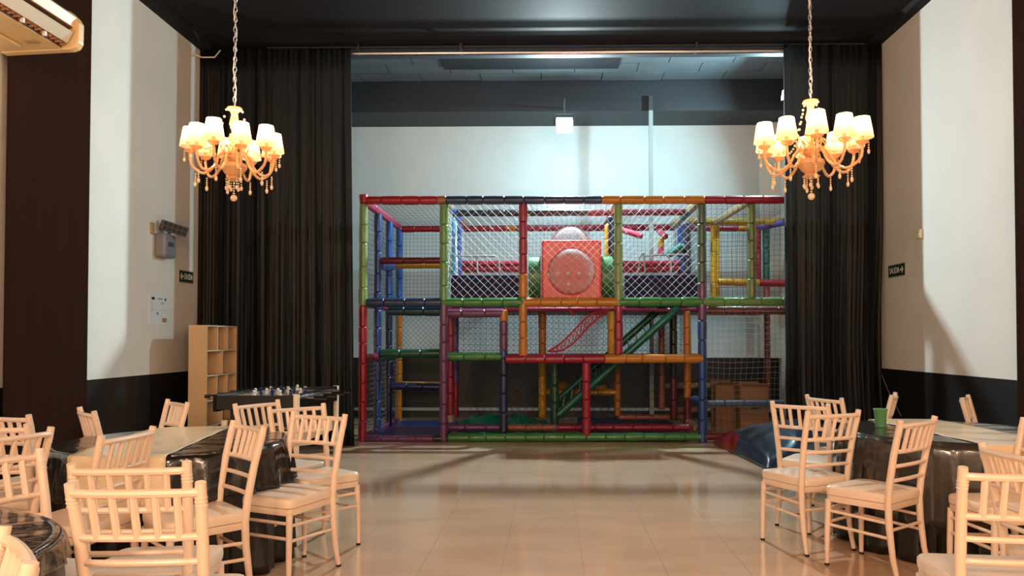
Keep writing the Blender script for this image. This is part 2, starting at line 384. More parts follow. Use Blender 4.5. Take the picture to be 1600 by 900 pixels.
# front posts
V(568, 319, 688, [('sage', 158), ('red', 210)], u1=566)
V(694, 319, 690, [('ltgreen', 155), ('purple', 214)])
V(817.5, 319, 556, [('crimson', 108), ('orange', 37), ('green', 8), ('orange', 82)])
V(787, 484, 676, [('orange', 18), ('purple', 45), ('blue', 12), ('dkblue', 116)], Y=10.42)
V(966, 319, 554, [('sage', 158), ('crimson', 76)])
V(1096, 319, 688, [('dkgreen', 122), ('purple', 58), ('blue', 188)])
V(1174, 319, 466, [('olive', 1)])
V(1242, 319, 688, [('olive', 150), ('brown', 218)])
V(916, 566, 680, [('crimson', 1)])
# front beams
H(570, 313, 1252, 312, [('red', 114), ('rust', 14), ('navy', 243), ('orange', 160), ('crimson', 150)])
bar(P(568, 304, YF) - Vector((0, 0, 0)), P(569, 318, YF), [('red', 1)], .055, 'corner_cap')
H(573, 473, 1250, 471, [('navy', 117), ('green', 125), ('orange', 148), ('green', 130), ('ltgreen', 150)], r=.057)
H(606, 486, 690, 486, [('teal', 1)], Y=10.55, r=.06)
H(693, 490, 787, 489, [('purple', 1)], Y=10.42)
H(698, 557, 784, 557, [('green', 1)], Y=10.42)
H(790, 561, 1098, 560, [('crimson', 155), ('orange', 153)], r=.055)
H(568, 685.5, 700, 685.5, [('purple', 117), ('dark', 25)], r=.045)
H(700, 684, 1096, 682, [('green', 1)], r=.05)
H(1100, 682, 1250, 682, [('dkred', 1)], r=.045)
H(697, 668, 870, 668, [('purple', 95), ('rust', 75)], Y=10.6, r=.045)
H(872, 668, 1080, 668, [('crimson', 1)], Y=10.62, r=.045)
H(1104, 631, 1225, 631, [('slate', 1)], Y=10.7, r=.05)
bar(P(1084, 625, 10.9), P(1098, 629, 10.5), [('brblue', 1)], .06)
# left side, X = XA
def D(X, z, y0, y1, segs, z1=None, r=.05, X1=None): return bar((X, y0, z), (X1 if X1 is not None else X, y1, z if z1 is None else z1), segs, r)
for Y, top, mid in ((Y1, 'blue', 'blue'), (Y2, 'brblue', 'dkblue'), (Y3, 'brblue', 'orange')):
    bar((XA+.02, Y, ZT-.05), (XA+.02, Y, .0), [(top, 1.4), (mid, 1.8)], .05)
D(XA, ZT, YF, Y3, [('pink', 1)], r=.055)
D(XA, ZM, YF, Y3, [('navy', 1), ('red', .4), ('blue', 1)])
D(XA, ZL-.02, YF, Y1, [('crimson', 1)])
D(XA, .05, YF, Y3, [('purple', 1)], r=.045)
# back top rails
H(628, 358, 1054, 355, [('red', 165), ('orange', 16), ('crimson', 250)], Y=Y3, r=.05)
H(706, 333, 1075, 331.5, [('dark', 212), ('crimson', 155)], Y=Y1+.15, r=.045)
H(595, 407.5, 690, 407, [('dkred', 1)], Y=Y1, r=.045)
H(610, 414.5, 692, 414, [('yellow', 1)], Y=Y2, r=.05)
H(593, 415, 613, 416, [('brblue', 1)], Y=Y1+.1, Yb=Y2, r=.06)
# line B inner posts
bar((XB_, Y1, ZT-.12), (XB_, Y1, ZM), [('cyan', 1)], .05); bar((XB_, Y2, ZT-.1), (XB_, Y2, ZM), [('blue', 1)], .05)
D(XB_, ZT, YF, Y3, [('tan', .5), ('brblue', 1), ('red', .6)])
# line D and E inner posts
bar((XD_-.02, Y1, ZT-.1), (XD_-.02, Y1, ZM), [('navy', 1)], .05); bar((XD_-.02, Y2, ZT-.1), (XD_-.02, Y2, ZM), [('yellow', 1)], .05)
D(XD_, ZT, YF, Y3, [('orange', 1), ('red', 1)], r=.045)
bar((XE_, Y1+.3, ZT-.15), (XE_, Y1+.3, ZM), [('dkblue', 1)], .05); bar((XE_+.02, Y2+.2, ZT-.1), (XE_+.02, Y2+.2, ZM), [('blue', .7), ('pink', .5)], .05)
D(XE_, ZT, YF, Y3, [('tan', .8), ('tealp', .7), ('tan', 1)], r=.055)
H(1044, 398, 1066, 386, [('tealp', 1)], Y=11.9, Yb=11.2)
H(948, 352, 1003, 369, [('pink', 1)], Y=11.9, Yb=11.6, r=.04)
H(1030, 361, 1040, 370, [('crimson', 1)], Y=12.2, Yb=11.9, r=.045)
bar(P(1033, 372, 12.4), P(1032, 400, 12.4), [('yellow', 1), ('pink', 1)], .045)
# right bay
D(XF_, ZT, YF, 12.3, [('tan', 1)], X1=XF_-.04)
H(1076, 346, 1242, 346, [('yellow', 1)], Y=12.3); H(1058, 356.5, 1188, 356.5, [('crimson', 88), ('orange', 14), ('crimson', 20)], Y=Y3)
H(1186, 356, 1226, 347, [('violet', 1)], Y=Y3, Yb=12.1)
V(1114, 350, 466, [('yellow', 1)], Y=12.3, r=.04); V(1120, 352, 466, [('yellow', 1)], Y=12.45, r=.04)
V(1184, 358, 440, [('red', 1)], Y=Y3, r=.045); V(1197, 358, 467, [('tealp', 3), ('rust', 1)], Y=Y3, r=.05)
H(1122, 440, 1240, 443, [('yellow', 62), ('red', 52)], Y=12.3, r=.055)
V(1198.5, 486, 632, [('brown', 1)], Y=12.2, r=.045)
H(1104, 484, 1240, 485, [('brown', 1)], Y=10.55, r=.055)
# lower interior posts
V(704, 494, 660, [('crimson', 150), ('tan', 12)], Y=11.1, r=.05); V(712, 494, 652, [('violet', 2), ('crimson', 1)], Y=11.7, r=.045)
V(847.5, 487, 652, [('orange', 70), ('yellow', 90)], Y=11.6, r=.055); V(866.7, 566, 664, [('greent', 1)], Y=11.0, r=.058)
V(956, 486, 554, [('yellow', 1)], Y=10.9, r=.06); V(964.5, 488, 650, [('yellow', 60), ('orange', 95)], Y=11.9, r=.045)
V(1033.5, 500, 640, [('rust', 1)], Y=11.9, r=.045); V(1052, 490, 655, [('dark', 90), ('dkred', 60)], Y=11.7, r=.05)
V(1073.5, 486, 662, [('orange', 135), ('dkred', 40)], Y=11.0, r=.048)
H(594, 553, 688, 552, [('greent', 1)], Y=11.07, r=.06); H(611, 603, 690, 605, [('dkblue', 1)], Y=11.85, r=.055)
H(620, 600, 690, 600, [('yellow', 1)], Y=Y3, r=.035)
H(852, 613, 964, 613, [('yellow', 1)], Y=11.9, r=.045); H(1035, 603, 1130, 602, [('tan', 1)], Y=12.3, r=.04)
H(966, 652, 1075, 652, [('rust', 1)], Y=11.9, r=.04); H(1050, 641, 1100, 641, [('rust', 1)], Y=12.0, r=.045)
H(1064, 652, 1090, 670, [('tan', 1)], Y=11.4, Yb=10.5, r=.045)
# back lower frame
for u in (640, 760, 900, 1000): pass
bar((XA, Y3, ZM), (XF_+.7, Y3, ZM), [('crimson', 1)], .045)
# decks
def L(p): return Vector(p) - PO
MB().box(L((XB_, Y1-.1, ZM-.10)), L((XF_+.7, Y3, ZM-.06))).build('upper_deck', M['deck'], pf, False, bevel=.01)
MB().box(L((XB_, YF+.2, ZL-.05)), L((XE_-.04, Y3, ZL+.005))).build('lower_deck', M['deck'], pf, False, bevel=.01)
# nets
def net(o, U, W, cell, m, diamond=True, r=.0028, name='safety_net', jit=.012, holes=None):
    o = Vector(o) - PO; U = Vector(U); W = Vector(W); lu, lw = U.length, W.length; nu, nw = U.normalized(), W.normalized(); n = nu.cross(nw)
    mb = MB(); rnd = random.Random(int(lu*1000))
    ph = rnd.uniform(0, 6)
    def strand(a, b):
        Ls = math.hypot(b[0]-a[0], b[1]-a[1])
        if Ls < cell*.4: return
        k = max(1, int(Ls/.3)); pts = []
        for i in range(k+1):
            x = a[0]+(b[0]-a[0])*i/k; y = a[1]+(b[1]-a[1])*i/k
            e = math.sin(PI*min(1, max(0, x/lu)))*math.sin(PI*min(1, max(0, y/lw)))
            x2 = x + jit*math.sin(y*5+ph)*e*1.5 + rnd.uniform(-jit, jit)*.4*e; y2 = y + jit*math.sin(x*6+ph)*e*1.5 - .01*e
            pts.append(o + nu*x2 + nw*y2 + n*(.025*e*math.sin(x*3+y*2+ph)))
        mb.tube(pts, r, 3, False)
    if diamond:
        c = cell*1.414; k = -int(lw/c)-1
        while k*c < lu:
            s = k*c; t0 = max(0, -s); t1 = min(lw, lu-s)
            if t1 > t0: strand((s+t0, t0), (s+t1, t1)); strand((s+t0, lw-t0), (s+t1, lw-t1))
            k += 1
    else:
        for i in range(1, int(lu/cell)+1): strand((i*cell, 0), (i*cell, lw))
        for i in range(1, int(lw/cell)+1): strand((0, i*cell), (lu, i*cell))
    if mb.v:
        q = mb.build(name, m, pf, False); q['label'] = None; del q['label']; q['kind'] = 'stuff'; return q
zl0 = .08
net((XB_, YF+.06, ZM+.05), (XE_-XB_, 0, 0), (0, 0, ZT-ZM-.1), .078, M['netw'], r=.0019)
net((XA, Y3+.05, ZM), (XF_+.7-XA, 0, 0), (0, 0, ZT-ZM), .062, M['netd'], False, r=.0023)
net((XA, YF, ZM), (0, Y3-YF, 0), (0, 0, ZT-ZM), .07, M['netd'], False)
net((XA, YF, .05), (0, Y3-YF, 0), (0, 0, ZM-.05), .07, M['grey'], False, r=.0022)
net((XA, YF, ZT-.02), (XF_+.7-XA, 0, 0), (0, Y3-YF, 0), .075, M['netd'], False, r=.0023)
net((XB_, YF+.05, ZM), (0, Y3-YF, 0), (0, 0, ZT-ZM), .08, M['netw'], True, r=.0023)
net((XE_, YF+.05, ZM), (0, Y3-YF, 0), (0, 0, ZT-ZM), .07, M['netd'], False, r=.0025)
net((XE_, YF+.02, ZM), (XF_+.65-XE_, 0, 0), (0, 0, ZT-ZM), .07, M['netd'], False, r=.0024)
net((XA+.1, Y2, ZL), (XE_-XA-.1, 0, 0), (0, 0, ZM-ZL-.05), .055, M['netd'], True, r=.0023)
net((XB_+.1, Y1, ZL), (XE_-XB_-.1, 0, 0), (0, 0, ZM-ZL-.08), .08, M['netd'], False, r=.0022)
net((XC_-.2, YF+.12, .1), (XE_-XC_+.2, 0, 0), (0, 0, ZL-.2), .08, M['netd'], True, r=.0023)
net((XE_, YF+.04, .1), (XF_+.65-XE_, 0, 0), (0, 0, ZM-.2), .075, M['grey'], False, r=.0018)
net((XB_+.1, Y3, .1), (XE_-XB_-.1, 0, 0), (0, 0, ZL-.2), .08, M['greyd'], True, r=.0023)
# vinyl panels and hoops
for u0, u1 in ((705, 814), (976, 1091)):
    a = P(u0, 430, 11.0); b = P(u1, 467, 11.0)
    MB().box(L((a.x, 11.0, ZM-.04)), L((b.x, 11.05, a.z))).build('vinyl_panel', M['panelp'], pf, False, bevel=.012)
def path(pts, r, name, m, Y): return MB().tube([P(u, v, Y) - PO for u, v in pts], r, 7).build(name, m, pf)
for pts, Y in (([(708, 400), (742, 400), (745, 404), (746, 430)], 11.1), ([(740, 400), (774, 400), (779, 404), (781, 430)], 11.1),
               ([(996, 430), (1000, 402), (1006, 395), (1008, 430)], 11.1), ([(1008, 400), (1042, 398), (1048, 406), (1049, 430)], 11.1),
               ([(1042, 398), (1076, 398)], 10.9)):
    path(pts, .014, 'hoop_handle', M['pipe'], Y)
for u0, u1 in ((712, 812), (972, 1062)):
    for v in (413, 421): H(u0, v, u1, v-1, [('crimson', 1)], Y=12.0, r=.05)
# bubble box and tunnel
a = P(846, 375, 10.5); b = P(940, 468, 10.5); cx = (a.x+b.x)/2; cz = P(893, 424, 10.45).z
bx = MB().box(L((a.x, 10.5, b.z)), L((b.x, 11.3, a.z))).build('red_play_box', M['boxred'], pf, False, bevel=.03)
def dome(c, R, up=False, name='bubble_window'):
    def fn(u, v):
        t = u*2*PI; p = v*PI/2
        if up: return (c[0]+R*math.cos(t)*math.cos(p), c[1]+R*math.sin(t)*math.cos(p), c[2]+R*math.sin(p))
        return (c[0]+R*math.cos(t)*math.cos(p), c[1]-R*.8*math.sin(p), c[2]+R*math.sin(t)*math.cos(p))
    return MB().grid(fn, 40, 14).build(name, M['dome'], pf)
RD = 36/1200*10.5
dm = dome(L((cx, 10.49, cz)), RD)
rg = MB()
rg.tube([L((cx+RD*math.cos(t*PI/16), 10.485, cz+RD*math.sin(t*PI/16))) for t in range(33)], .012, 6, False)
rg.build('bubble_ring', M['boxred'], dm)
for u, v in ((888, 395), (871, 428.5), (887, 428.5), (904, 428.5), (920, 428.5), (858, 428.5), (888, 445)):
    q = P(u, v, 10.4); dx, dz = (q.x-cx), (q.z-cz); k = max(.05, 1-(dx*dx+dz*dz)/RD**2)
    y = 10.49 - RD*.8*math.sqrt(k) - .004
    MB().tube([L((q.x+.016*math.cos(t*PI/5), y, q.z+.016*math.sin(t*PI/5))) for t in range(11)], .007, 5, False).build('vent_hole_rim', M['netw'], dm)
dome(L((cx, 11.2, P(890, 388, 11.2).z)), 34/1200*11.2, True)
ta = P(826, 397, 10.75); tb2 = P(958, 467, 10.75)
MB().tube([L((ta.x, 11.0, (ta.z+tb2.z)/2)), L((a.x-.02, 11.0, (ta.z+tb2.z)/2))], (ta.z-tb2.z)/2, 24).build('tunnel_section', M['tunnel'], pf)
MB().tube([L((b.x+.02, 11.0, (ta.z+tb2.z)/2)), L((tb2.x, 11.0, (ta.z+tb2.z)/2))], (ta.z-tb2.z)/2, 24).build('tunnel_section', M['tunnel'], pf)
# green climbing ramp
r0, r1 = P(872, 652, 11.0), P(1060, 484, 11.0)
rp = MB().add([L(r0+Vector((0, .04, -.03))), L(r1+Vector((0, .04, -.03))), L(r1+Vector((0, .55, -.03))), L(r0+Vector((0, .55, -.03))),
     L(r0+Vector((0, .04, .02))), L(r1+Vector((0, .04, .02))), L(r1+Vector((0, .55, .02))), L(r0+Vector((0, .55, .02)))],
     [(0,3,2,1),(4,5,6,7),(0,1,5,4),(1,2,6,5),(2,3,7,6),(3,0,4,7)]).build('climbing_ramp', M['ramp'], pf, False)
for dy, dz in ((0, .03), (.56, .2)):
    MB().tube([L(r0+Vector((0, dy, dz))), L(r1+Vector((0, dy, dz)))], .055, 9).build('ramp_rail', M['ramp'], rp)
for i in range(14):
    q = r0.lerp(r1, (i+.7)/14.5)+Vector((0, 0, .06)); MB().tube([L(q+Vector((-.02, .02, 0))), L(q+Vector((.02, .55, .12)))], .011, 5).build('ramp_rung', M['netw'], rp)
# red net sling
s0, s1 = P(856, 549, 10.9), P(953, 486, 10.9)
def sling(k):
    pts = []
    for i in range(9):
        t = i/8; q = s0.lerp(s1, t); q.z += .06*math.sin(2*PI*t)*-1 + k*.09*math.sin(PI*t); pts.append(q - PO)
    return pts
sm = MB(); e0, e1 = sling(1), sling(-1)
for e in (e0, e1): sm.tube(e, .012, 5)
for i in range(8):
    for t in (0, .5): 
        sm.tube([e0[i].lerp(e0[i+1], t), e1[i].lerp(e1[i+1], min(1, t+.5))], .005, 4); sm.tube([e1[i].lerp(e1[i+1], t), e0[i].lerp(e0[i+1], min(1, t+.5))], .005, 4)
sm.build('net_sling', M['netr'], pf)
MB().tube([P(890, 484, 10.5)-PO, P(894, 488, 10.45)-PO, P(895, 494, 10.45)-PO], [.03, .025, .008], 6).build('knotted_tie', M['pad_crimson'], pf)
# yellow soft shapes on roller
for u, v, s in ((880, 603, .11), (866, 607, .09), (940, 607, .10), (895, 608, .08)):
    q = P(u, v, 12.0) - PO; MB().ball(q, s, .6, 10, 6).build('soft_bump', M['pad_yellow'], pf)
# floor mats of the play area (own things)
def slab(name, x0, y0, x1, y1, z0, z1, m, label, cat):
    o = MB().box((0, 0, z0), (x1-x0, y1-y0, z1)).build(name, m, None, False, bevel=.015); o.location = (x0, y0, 0); return tag(o, label, cat)
slab('play_mat', XA+.09, YF+.08, XB_-.06, Y2-.2, .005, .05, M['matpurple'], 'purple floor mat in the left bay of the play frame', 'mat')
slab('play_mat', XA+.09, Y2-.17, XB_-.06, Y3-.1, .005, .05, M['matbluel'], 'blue floor mat at the back of the left play bay', 'mat')
slab('play_mat', XB_+.12, YF+.08, XC_+.4, YF+.24, .005, .045, M['matbluel'], 'bright blue mat strip behind the green bottom bar', 'mat')
slab('play_mat', XC_+.8, YF+.1, XE_-.16, Y3-.1, .005, .1, M['matblue'], 'dark blue floor mat under the green climbing ramp', 'mat')
# crumpled teal cover
rt = random.Random(4)
a = P(712, 660, 10.9); b = P(861, 660, 10.9)
def tf(u, v):
    e = (math.sin(PI*u)**.3)*(math.sin(PI*v)**.4)
    h = .34*e*(1+.13*math.sin(u*17+3*math.sin(v*7))+.08*math.sin(u*31+v*13+2*math.sin(u*9))+.1*math.cos(v*12+u*5))
    return (a.x+(b.x-a.x)*u+.02*math.sin(v*9), 10.75+.75*v+.03*math.sin(u*17), .008+max(0, h*.75))
tb_ = MB().grid(tf, 70, 26); n0 = len(tb_.v)
tag(tb_.build('crumpled_cover', M['teal'], None, True, solid=.006), 'crumpled shiny teal vinyl cover heaped on the play frame floor', 'cover')
# cardboard boxes in the right bay
for k, (u0, u1, v0, v1, Y, lab) in enumerate(((1118, 1152, 602, 652, 11.9, 'wide brown cardboard box behind the netting of the right play bay'),
                      (1156, 1200, 604, 655, 11.5, 'brown cardboard box nearest the right curtain inside the play bay'))):
    a = P(u0, v0, Y); b = P(u1, v1, Y)
    e = empty('cardboard_box', ((a.x+b.x)/2, Y+.18, 0), .05*k, lab, 'box'); hw = (b.x-a.x)/2
    MB().box((-hw, -.18, 0), (hw, .18, a.z)).build('carton', M['card'], e, False)
    MB().box((-hw*.3, -.184, a.z*.5), (hw*.3, -.18, a.z*.62)).build('hand_hole', M['ink'], e, False)
    for s in (-1, 1):
        MB().add([(-hw, s*.18, a.z), (hw, s*.18, a.z), (hw, s*.27, a.z+.05), (-hw, s*.27, a.z+.05)], [(0,1,2,3)]).build('flap', M['card'], e, False, solid=.005)

# inflatable cushion right of frame
pc = [Vector((2.12, 10.12, 0)), Vector((3.45, 9.55, 0)), Vector((3.6, 8.35, 0)), Vector((2.27, 8.12, 0))]
fc = empty('inflatable_mat', (2.8, 9.1, 0), 0, 'slumped navy and red inflatable vinyl mat on the floor before the right curtain', 'mat')
def inf(u, v, up=1):
    q = (pc[0]*(1-u)+pc[1]*u)*(1-v) + (pc[3]*(1-u)+pc[2]*u)*v
    e = (max(0, math.sin(PI*u))**.42)*(max(0, math.sin(PI*v))**.42)
    rip = 1 + .05*math.sin(u*20+v*3)*(1-min(1, 4*min(v, 1-v))) + .06*math.sin(v*22)*(1-min(1, 4*min(u, 1-u))) + .05*math.sin(u*9+v*5)
    c = .04*(e-1)
    return (q.x-2.8, q.y-9.1, .03 + .40*e*rip if up else .012)
nb, rb = MB(), MB(); NU = 44
for (u0, u1, v0, v1, mb) in ((0, 1, 0, .33, rb), (.0, .05, .33, .45, rb), (.05, 1, .33, .45, nb), (0, 1, .45, 1, nb)):
    mb.grid(lambda a, b, q=(u0, u1, v0, v1): inf(q[0]+(q[1]-q[0])*a, q[2]+(q[3]-q[2])*b), max(4, int(NU*(u1-u0))), max(6, int(NU*(v1-v0))))
for (mb, v0, v1) in ((rb, 0, .33), (nb, .33, 1)):
    mb.grid(lambda a, b, q=(v0, v1): inf(a, q[0]+(q[1]-q[0])*b, 0), 10, 8)
    for uu in (0, 1):
        mb.grid(lambda a, b, q=(v0, v1), uu=uu: tuple(Vector(inf(uu, q[0]+(q[1]-q[0])*a, 1)).lerp(Vector(inf(uu, q[0]+(q[1]-q[0])*a, 0)), b)), 10, 1)
nb.grid(lambda a, b: tuple(Vector(inf(a, 1, 1)).lerp(Vector(inf(a, 1, 0)), b)), 20, 1)
nb.build('navy_panel', M['navyv'], fc); rb.build('red_panel', M['redv'], fc)

# ------------------------------------------------------------------ flood lights
def flood(loc, rz, tilt, s, label, arm, lit=True):
    e = empty('flood_light', loc, rz, label, 'lamp')
    mt = Matrix.Rotation(tilt, 4, 'X')
    MB().obox(mt @ Matrix.Translation((0, .05, 0)), .13*s, .035, .115*s).build('housing', M['bodyg'], e, False, bevel=.008)
    MB().obox(mt @ Matrix.Translation((0, .012, 0)), .118*s, .006, .1*s).build('lit_panel', M['lit'] if lit else M['white'], e, False)
    b = MB().tube([(-.15*s, .05, 0), (-.15*s, .1, .17*s), (.15*s, .1, .17*s), (.15*s, .05, 0)], .012, 6)
    b.tube([(0, .1, .17*s)] + arm, .014, 6); b.build('bracket', M['bodyg'], e)
    return e
flood(FLOOD, 0, math.radians(-18), 1.05, 'glaring white square flood light under the dark soffit above the play frame', [(0, .12, .42), (0, .73, .45)])
e = flood(F2, math.radians(-75), math.radians(-10), .7, 'small white lamp peeking out beside the right curtain near the ceiling', [(0, .1, .72)])

# ------------------------------------------------------------------ chairs
def make_chair():
    t = empty('banquet_chair'); cm = M['chair']
    mirror = lambda pts, s: [(x*s, y, z) for x, y, z in pts]
    for s in (-1, 1):
        p = MB().tube(mirror([(.19, -.232, .012), (.187, -.205, .13), (.185, -.185, .3), (.184, -.18, .43), (.188, -.192, .55), (.195, -.222, .72), (.203, -.262, .885), (.205, -.269, .918)], s),
                      [.014, .017, .02, .0205, .0205, .02, .0185, .017], 10)
        p = p.build('back_post', cm, t)
        g = MB()
        for z, y in ((.84, -.251), (.853, -.2545), (.866, -.2575)): g.tube([(s*.2015, y, z-.003), (s*.2015, y, z+.003)], .0208, 10)
        g.build('turned_ring', cm, p)
        MB().tube(mirror([(.19, -.234, 0), (.19, -.232, .014)], s), .0155, 8).build('foot_cap', M['foot'], p)
        l = MB().tube(mirror([(.198, .2, .012), (.196, .197, .2), (.192, .19, .4)], s), [.0135, .017, .019], 10).build('leg', cm, t)
        MB().tube(mirror([(.198, .2, 0), (.198, .2, .014)], s), .0148, 8).build('foot_cap', M['foot'], l)
        for z in (.335, .25):
            y0 = -.187 if z > .3 else -.193
            MB().tube([(s*.185, y0, z-.015), (s*.196, .196, z)], .0095, 6).build('stretcher', cm, t)
    for z in (.335, .25): MB().tube([(-.194, .196, z+.012), (.194, .196, z+.012)], .0095, 6).build('stretcher', cm, t)
    MB().tube([(-.185, -.19, .28), (.185, -.19, .28)], .0095, 6).build('stretcher', cm, t)
    # seat frame and cushion
    def ring(k, z, r=.05):
        out = []
        cs = [(-.185*k, -.19*k), (.185*k, -.19*k), (.205*k, .205*k), (-.205*k, .205*k)]
        for i, (x, y) in enumerate(cs):
            for a in range(5):
                t0 = -PI + i*PI/2 + a*PI/8; rr = r
                cx_ = x - math.copysign(rr, x); cy_ = y - math.copysign(rr, y)
                out.append((cx_ + rr*math.cos(t0), cy_ + rr*math.sin(t0), z))
        return out
    def loft(rings):
        n = len(rings[0]); vs = [v for r_ in rings for v in r_]
        fs = [(i*n+k, i*n+(k+1) % n, (i+1)*n+(k+1) % n, (i+1)*n+k) for i in range(len(rings)-1) for k in range(n)]
        fs += [tuple(range(n))[::-1], tuple((len(rings)-1)*n+k for k in range(n))]
        return MB().add(vs, fs)
    loft([ring(.985, .39, .03), ring(1.0, .395, .03), ring(1.0, .428, .03)]).build('seat_frame', cm, t)
    loft([ring(1.0, .43), ring(1.035, .433), ring(1.045, .45), ring(1.04, .472), ring(1.01, .482), ring(.93, .486), ring(.5, .488)]).build('seat_cushion', M['cush'], t)
    def rail(z, yb, xw, r, bow, name):
        return MB().tube([(xw*math.sin(a*PI/2/4), yb - bow*math.cos(a*PI/2/4), z) for a in range(-4, 5)], r, 8).build(name, cm, t)
    rail(.885, -.262, .203, .0145, .026, 'top_rail')
    rail(.735, -.226, .195, .0125, .022, 'back_rail'); rail(.65, -.209, .192, .0115, .02, 'back_rail'); rail(.565, -.195, .189, .0115, .016, 'back_rail')
    for i in range(5):
        x = -.135 + i*.0675; c = math.sqrt(max(0, 1-(x/.2)**2))
        MB().tube([(x*.96, -.226-.022*c, .735), (x, -.262-.026*c, .885)], [.0135, .0125], 7).build('spindle', cm, t)
    return t
proto = make_chair(); first = [True]
def chair(Lp, Rp, f, label):
    """stand a chair so its two back post tops fall at Lp and Rp; f=+1 faces away from the camera, -1 towards it"""
    zt = .92; best = None
    vm = (Lp[1]+Rp[1])/2; um = (Lp[0]+Rp[0])/2; m0 = PZ(um, vm, zt)
    for ds in range(-6, 7):
        m = m0 * (1 + ds*.01); m.z = zt
        for k in range(-85, 86):
            a = math.radians(k); d = Vector((math.cos(a), math.sin(a), 0)) * .205
            l = proj(m-d); r_ = proj(m+d)
            e = (l[0]-Lp[0])**2+(r_[0]-Rp[0])**2+2*(l[1]-Lp[1])**2+2*(r_[1]-Rp[1])**2
            if best is None or e < best[0]: best = (e, m.copy(), a)
    e, m, a = best
    rz = a if f > 0 else a + PI
    off = Matrix.Rotation(rz, 3, 'Z') @ Vector((0, -.267, 0))
    loc = Vector((m.x-off.x, m.y-off.y, 0))
    if first[0]: t = proto; first[0] = False
    else: t = copy_tree(proto)
    t.location = loc; t.rotation_euler = (0, 0, rz)
    tag(t, label, 'chair', 'cream banquet chairs with slatted backs')
    print('chair %s err %.1f loc %.2f %.2f rz %.0f' % (label[:40], math.sqrt(e), loc.x, loc.y, math.degrees(rz)))
    return t
CH = [
 ((124,636),(147,641), 1, 'cream chair seen edge-on behind the far left side of the big left table'),
 ((262,628),(292,623), -1, 'small distant cream chair behind the left table, in front of the beige shelf'),
 ((171,681),(230,667), 1, 'cream chair leaning right against the cream runner at the front of the left table'),
 ((364,656.5),(411,665), -1, 'cream chair at the right front of the left table, facing left before the black cloth'),
 ((114,759),(310,747), 1, 'nearest big cream chair back at lower left, in front of its twin'),
 ((116,728),(289.5,715.5), 1, 'large cream chair directly behind the nearest lower left chair back'),
 ((-95,724),(67,702), -1, 'cream chair behind the lower left table, lowest of the cut-off chair backs'),
 ((-43,680),(83,667.5), 1, 'cream chair cut by the left edge, its right post leaning toward the left table cloth'),
 ((-75,665),(41,659), 1, 'cream chair at the left edge, second of the far row, upright post'),
 ((-32,644),(44.5,648), 1, 'farthest cream chair at the left edge, topmost back before the dark curtain'),
 ((3,826),(44,873), -1, 'very close cream chair corner at the bottom left edge by the small black table'),
 ((457.7,643),(538.5,646), -1, 'whole cream chair right of the left table, nearest to the open floor, all legs visible'),
 ((422,635),(506.4,630), -1, 'cream chair just behind the front right chair of the left table, facing the open floor'),
 ((368,631),(435,623), -1, 'cream chair beside the left leg of the table football game'),
 ((1205.6,626),(1293,631.5), 1, 'cream chair nearest the navy mat, leftmost back of the right group'),
 ((1262.5,643),(1341.7,639.7), 1, 'cream chair in front of the one nearest the navy mat, its seat pointing away'),
 ((1260,615.5),(1314.4,622), 1, 'farthest cream chair left of the green cup, before the right curtain'),
 ((1407.7,657),(1461,649), 1, 'cream chair before the black cloth of the right table, below the green cup, facing left'),
 ((1393.4,612),(1399,617.5), 1, 'cream chair edge-on behind the right table, just right of the green cup'),
 ((1503,621),(1513,616), -1, 'cream chair edge-on behind the right table, alone before the black wainscot'),
 ((1540,691),(1628,713), 1, 'cream chair in front of the hanging runner at the right edge, behind the nearest one'),
 ((1598,652),(1680,663), -1, 'cream chair at the right picture edge, its seat tucked before the right table cloth'),
 ((1507,723.5),(1692,738), 1, 'nearest cream chair back at the lower right corner, cut by the frame'),
]
for c in CH: chair(*c)

# ------------------------------------------------------------------ tables
def table(c, R, label, tlab, covlab, cover, seed, zt=.745, drop=.26):
    rn = random.Random(seed)
    t = empty('round_table', (c[0], c[1], 0), 0, label, 'table')
    MB().lathe([(R-.03, zt-.03), (R-.02, zt-.028), (R-.02, zt-.008), (R-.03, zt-.006)], n=40).build('tabletop', M['wood'], t)
    for k in range(4):
        a = PI/4 + k*PI/2; MB().tube([(.42*math.cos(a), .42*math.sin(a), 0), (.36*math.cos(a), .36*math.sin(a), zt-.03)], .014, 8).build('leg', M['blackm'], t)
    ph = [rn.uniform(0, 6) for _ in range(5)]
    def sk(ztop, zbot, r0, amp, nf, flare):
        def fn(u, v):
            t_ = 2*PI*u; w_ = v**.8
            fo = math.sin(nf*t_+ph[0]+.8*math.sin(3*t_+ph[1])) + .4*math.sin(nf*2.3*t_+ph[2])
            r_ = r0 + .012*math.sin(min(1, v*8)*PI/2) + w_*(amp*fo+flare)
            return (r_*math.cos(t_), r_*math.sin(t_), ztop - v*(ztop-zbot) - .01*math.sin(5*t_+ph[3])*w_*(1 if zbot > .1 else 0))
        return fn
    m1 = MB().grid(sk(zt, .012, R-.012, .035, 15, .02), 180, 14)
    m1.add([((R-.012)*math.cos(2*PI*k/60), (R-.012)*math.sin(2*PI*k/60), zt) for k in range(60)], [tuple(range(60))])
    o = m1.build('tablecloth', M['cloth'], None, True, solid=.003); o.location = (c[0], c[1], 0); tag(o, tlab, 'tablecloth')
    m2 = MB().grid(sk(zt+.006, zt-drop, R, .02*min(1, drop/.2), 21, .03*min(1, drop/.2)), 200, 10)
    def top(u, v):
        r_ = R*v; a = 2*PI*u; q = .0025*(math.sin(r_*math.cos(a)*19+3*math.sin(r_*math.sin(a)*7))+math.sin(r_*math.sin(a)*33))*(1-v**6)
        return (r_*math.cos(a), r_*math.sin(a), zt+.0075+q*.5)
    m2.grid(top, 80, 26)
    o = m2.build('plastic_cover', M[cover], None, True, solid=.0015); o.location = (c[0], c[1], 0); tag(o, covlab, 'table cover')
    return t
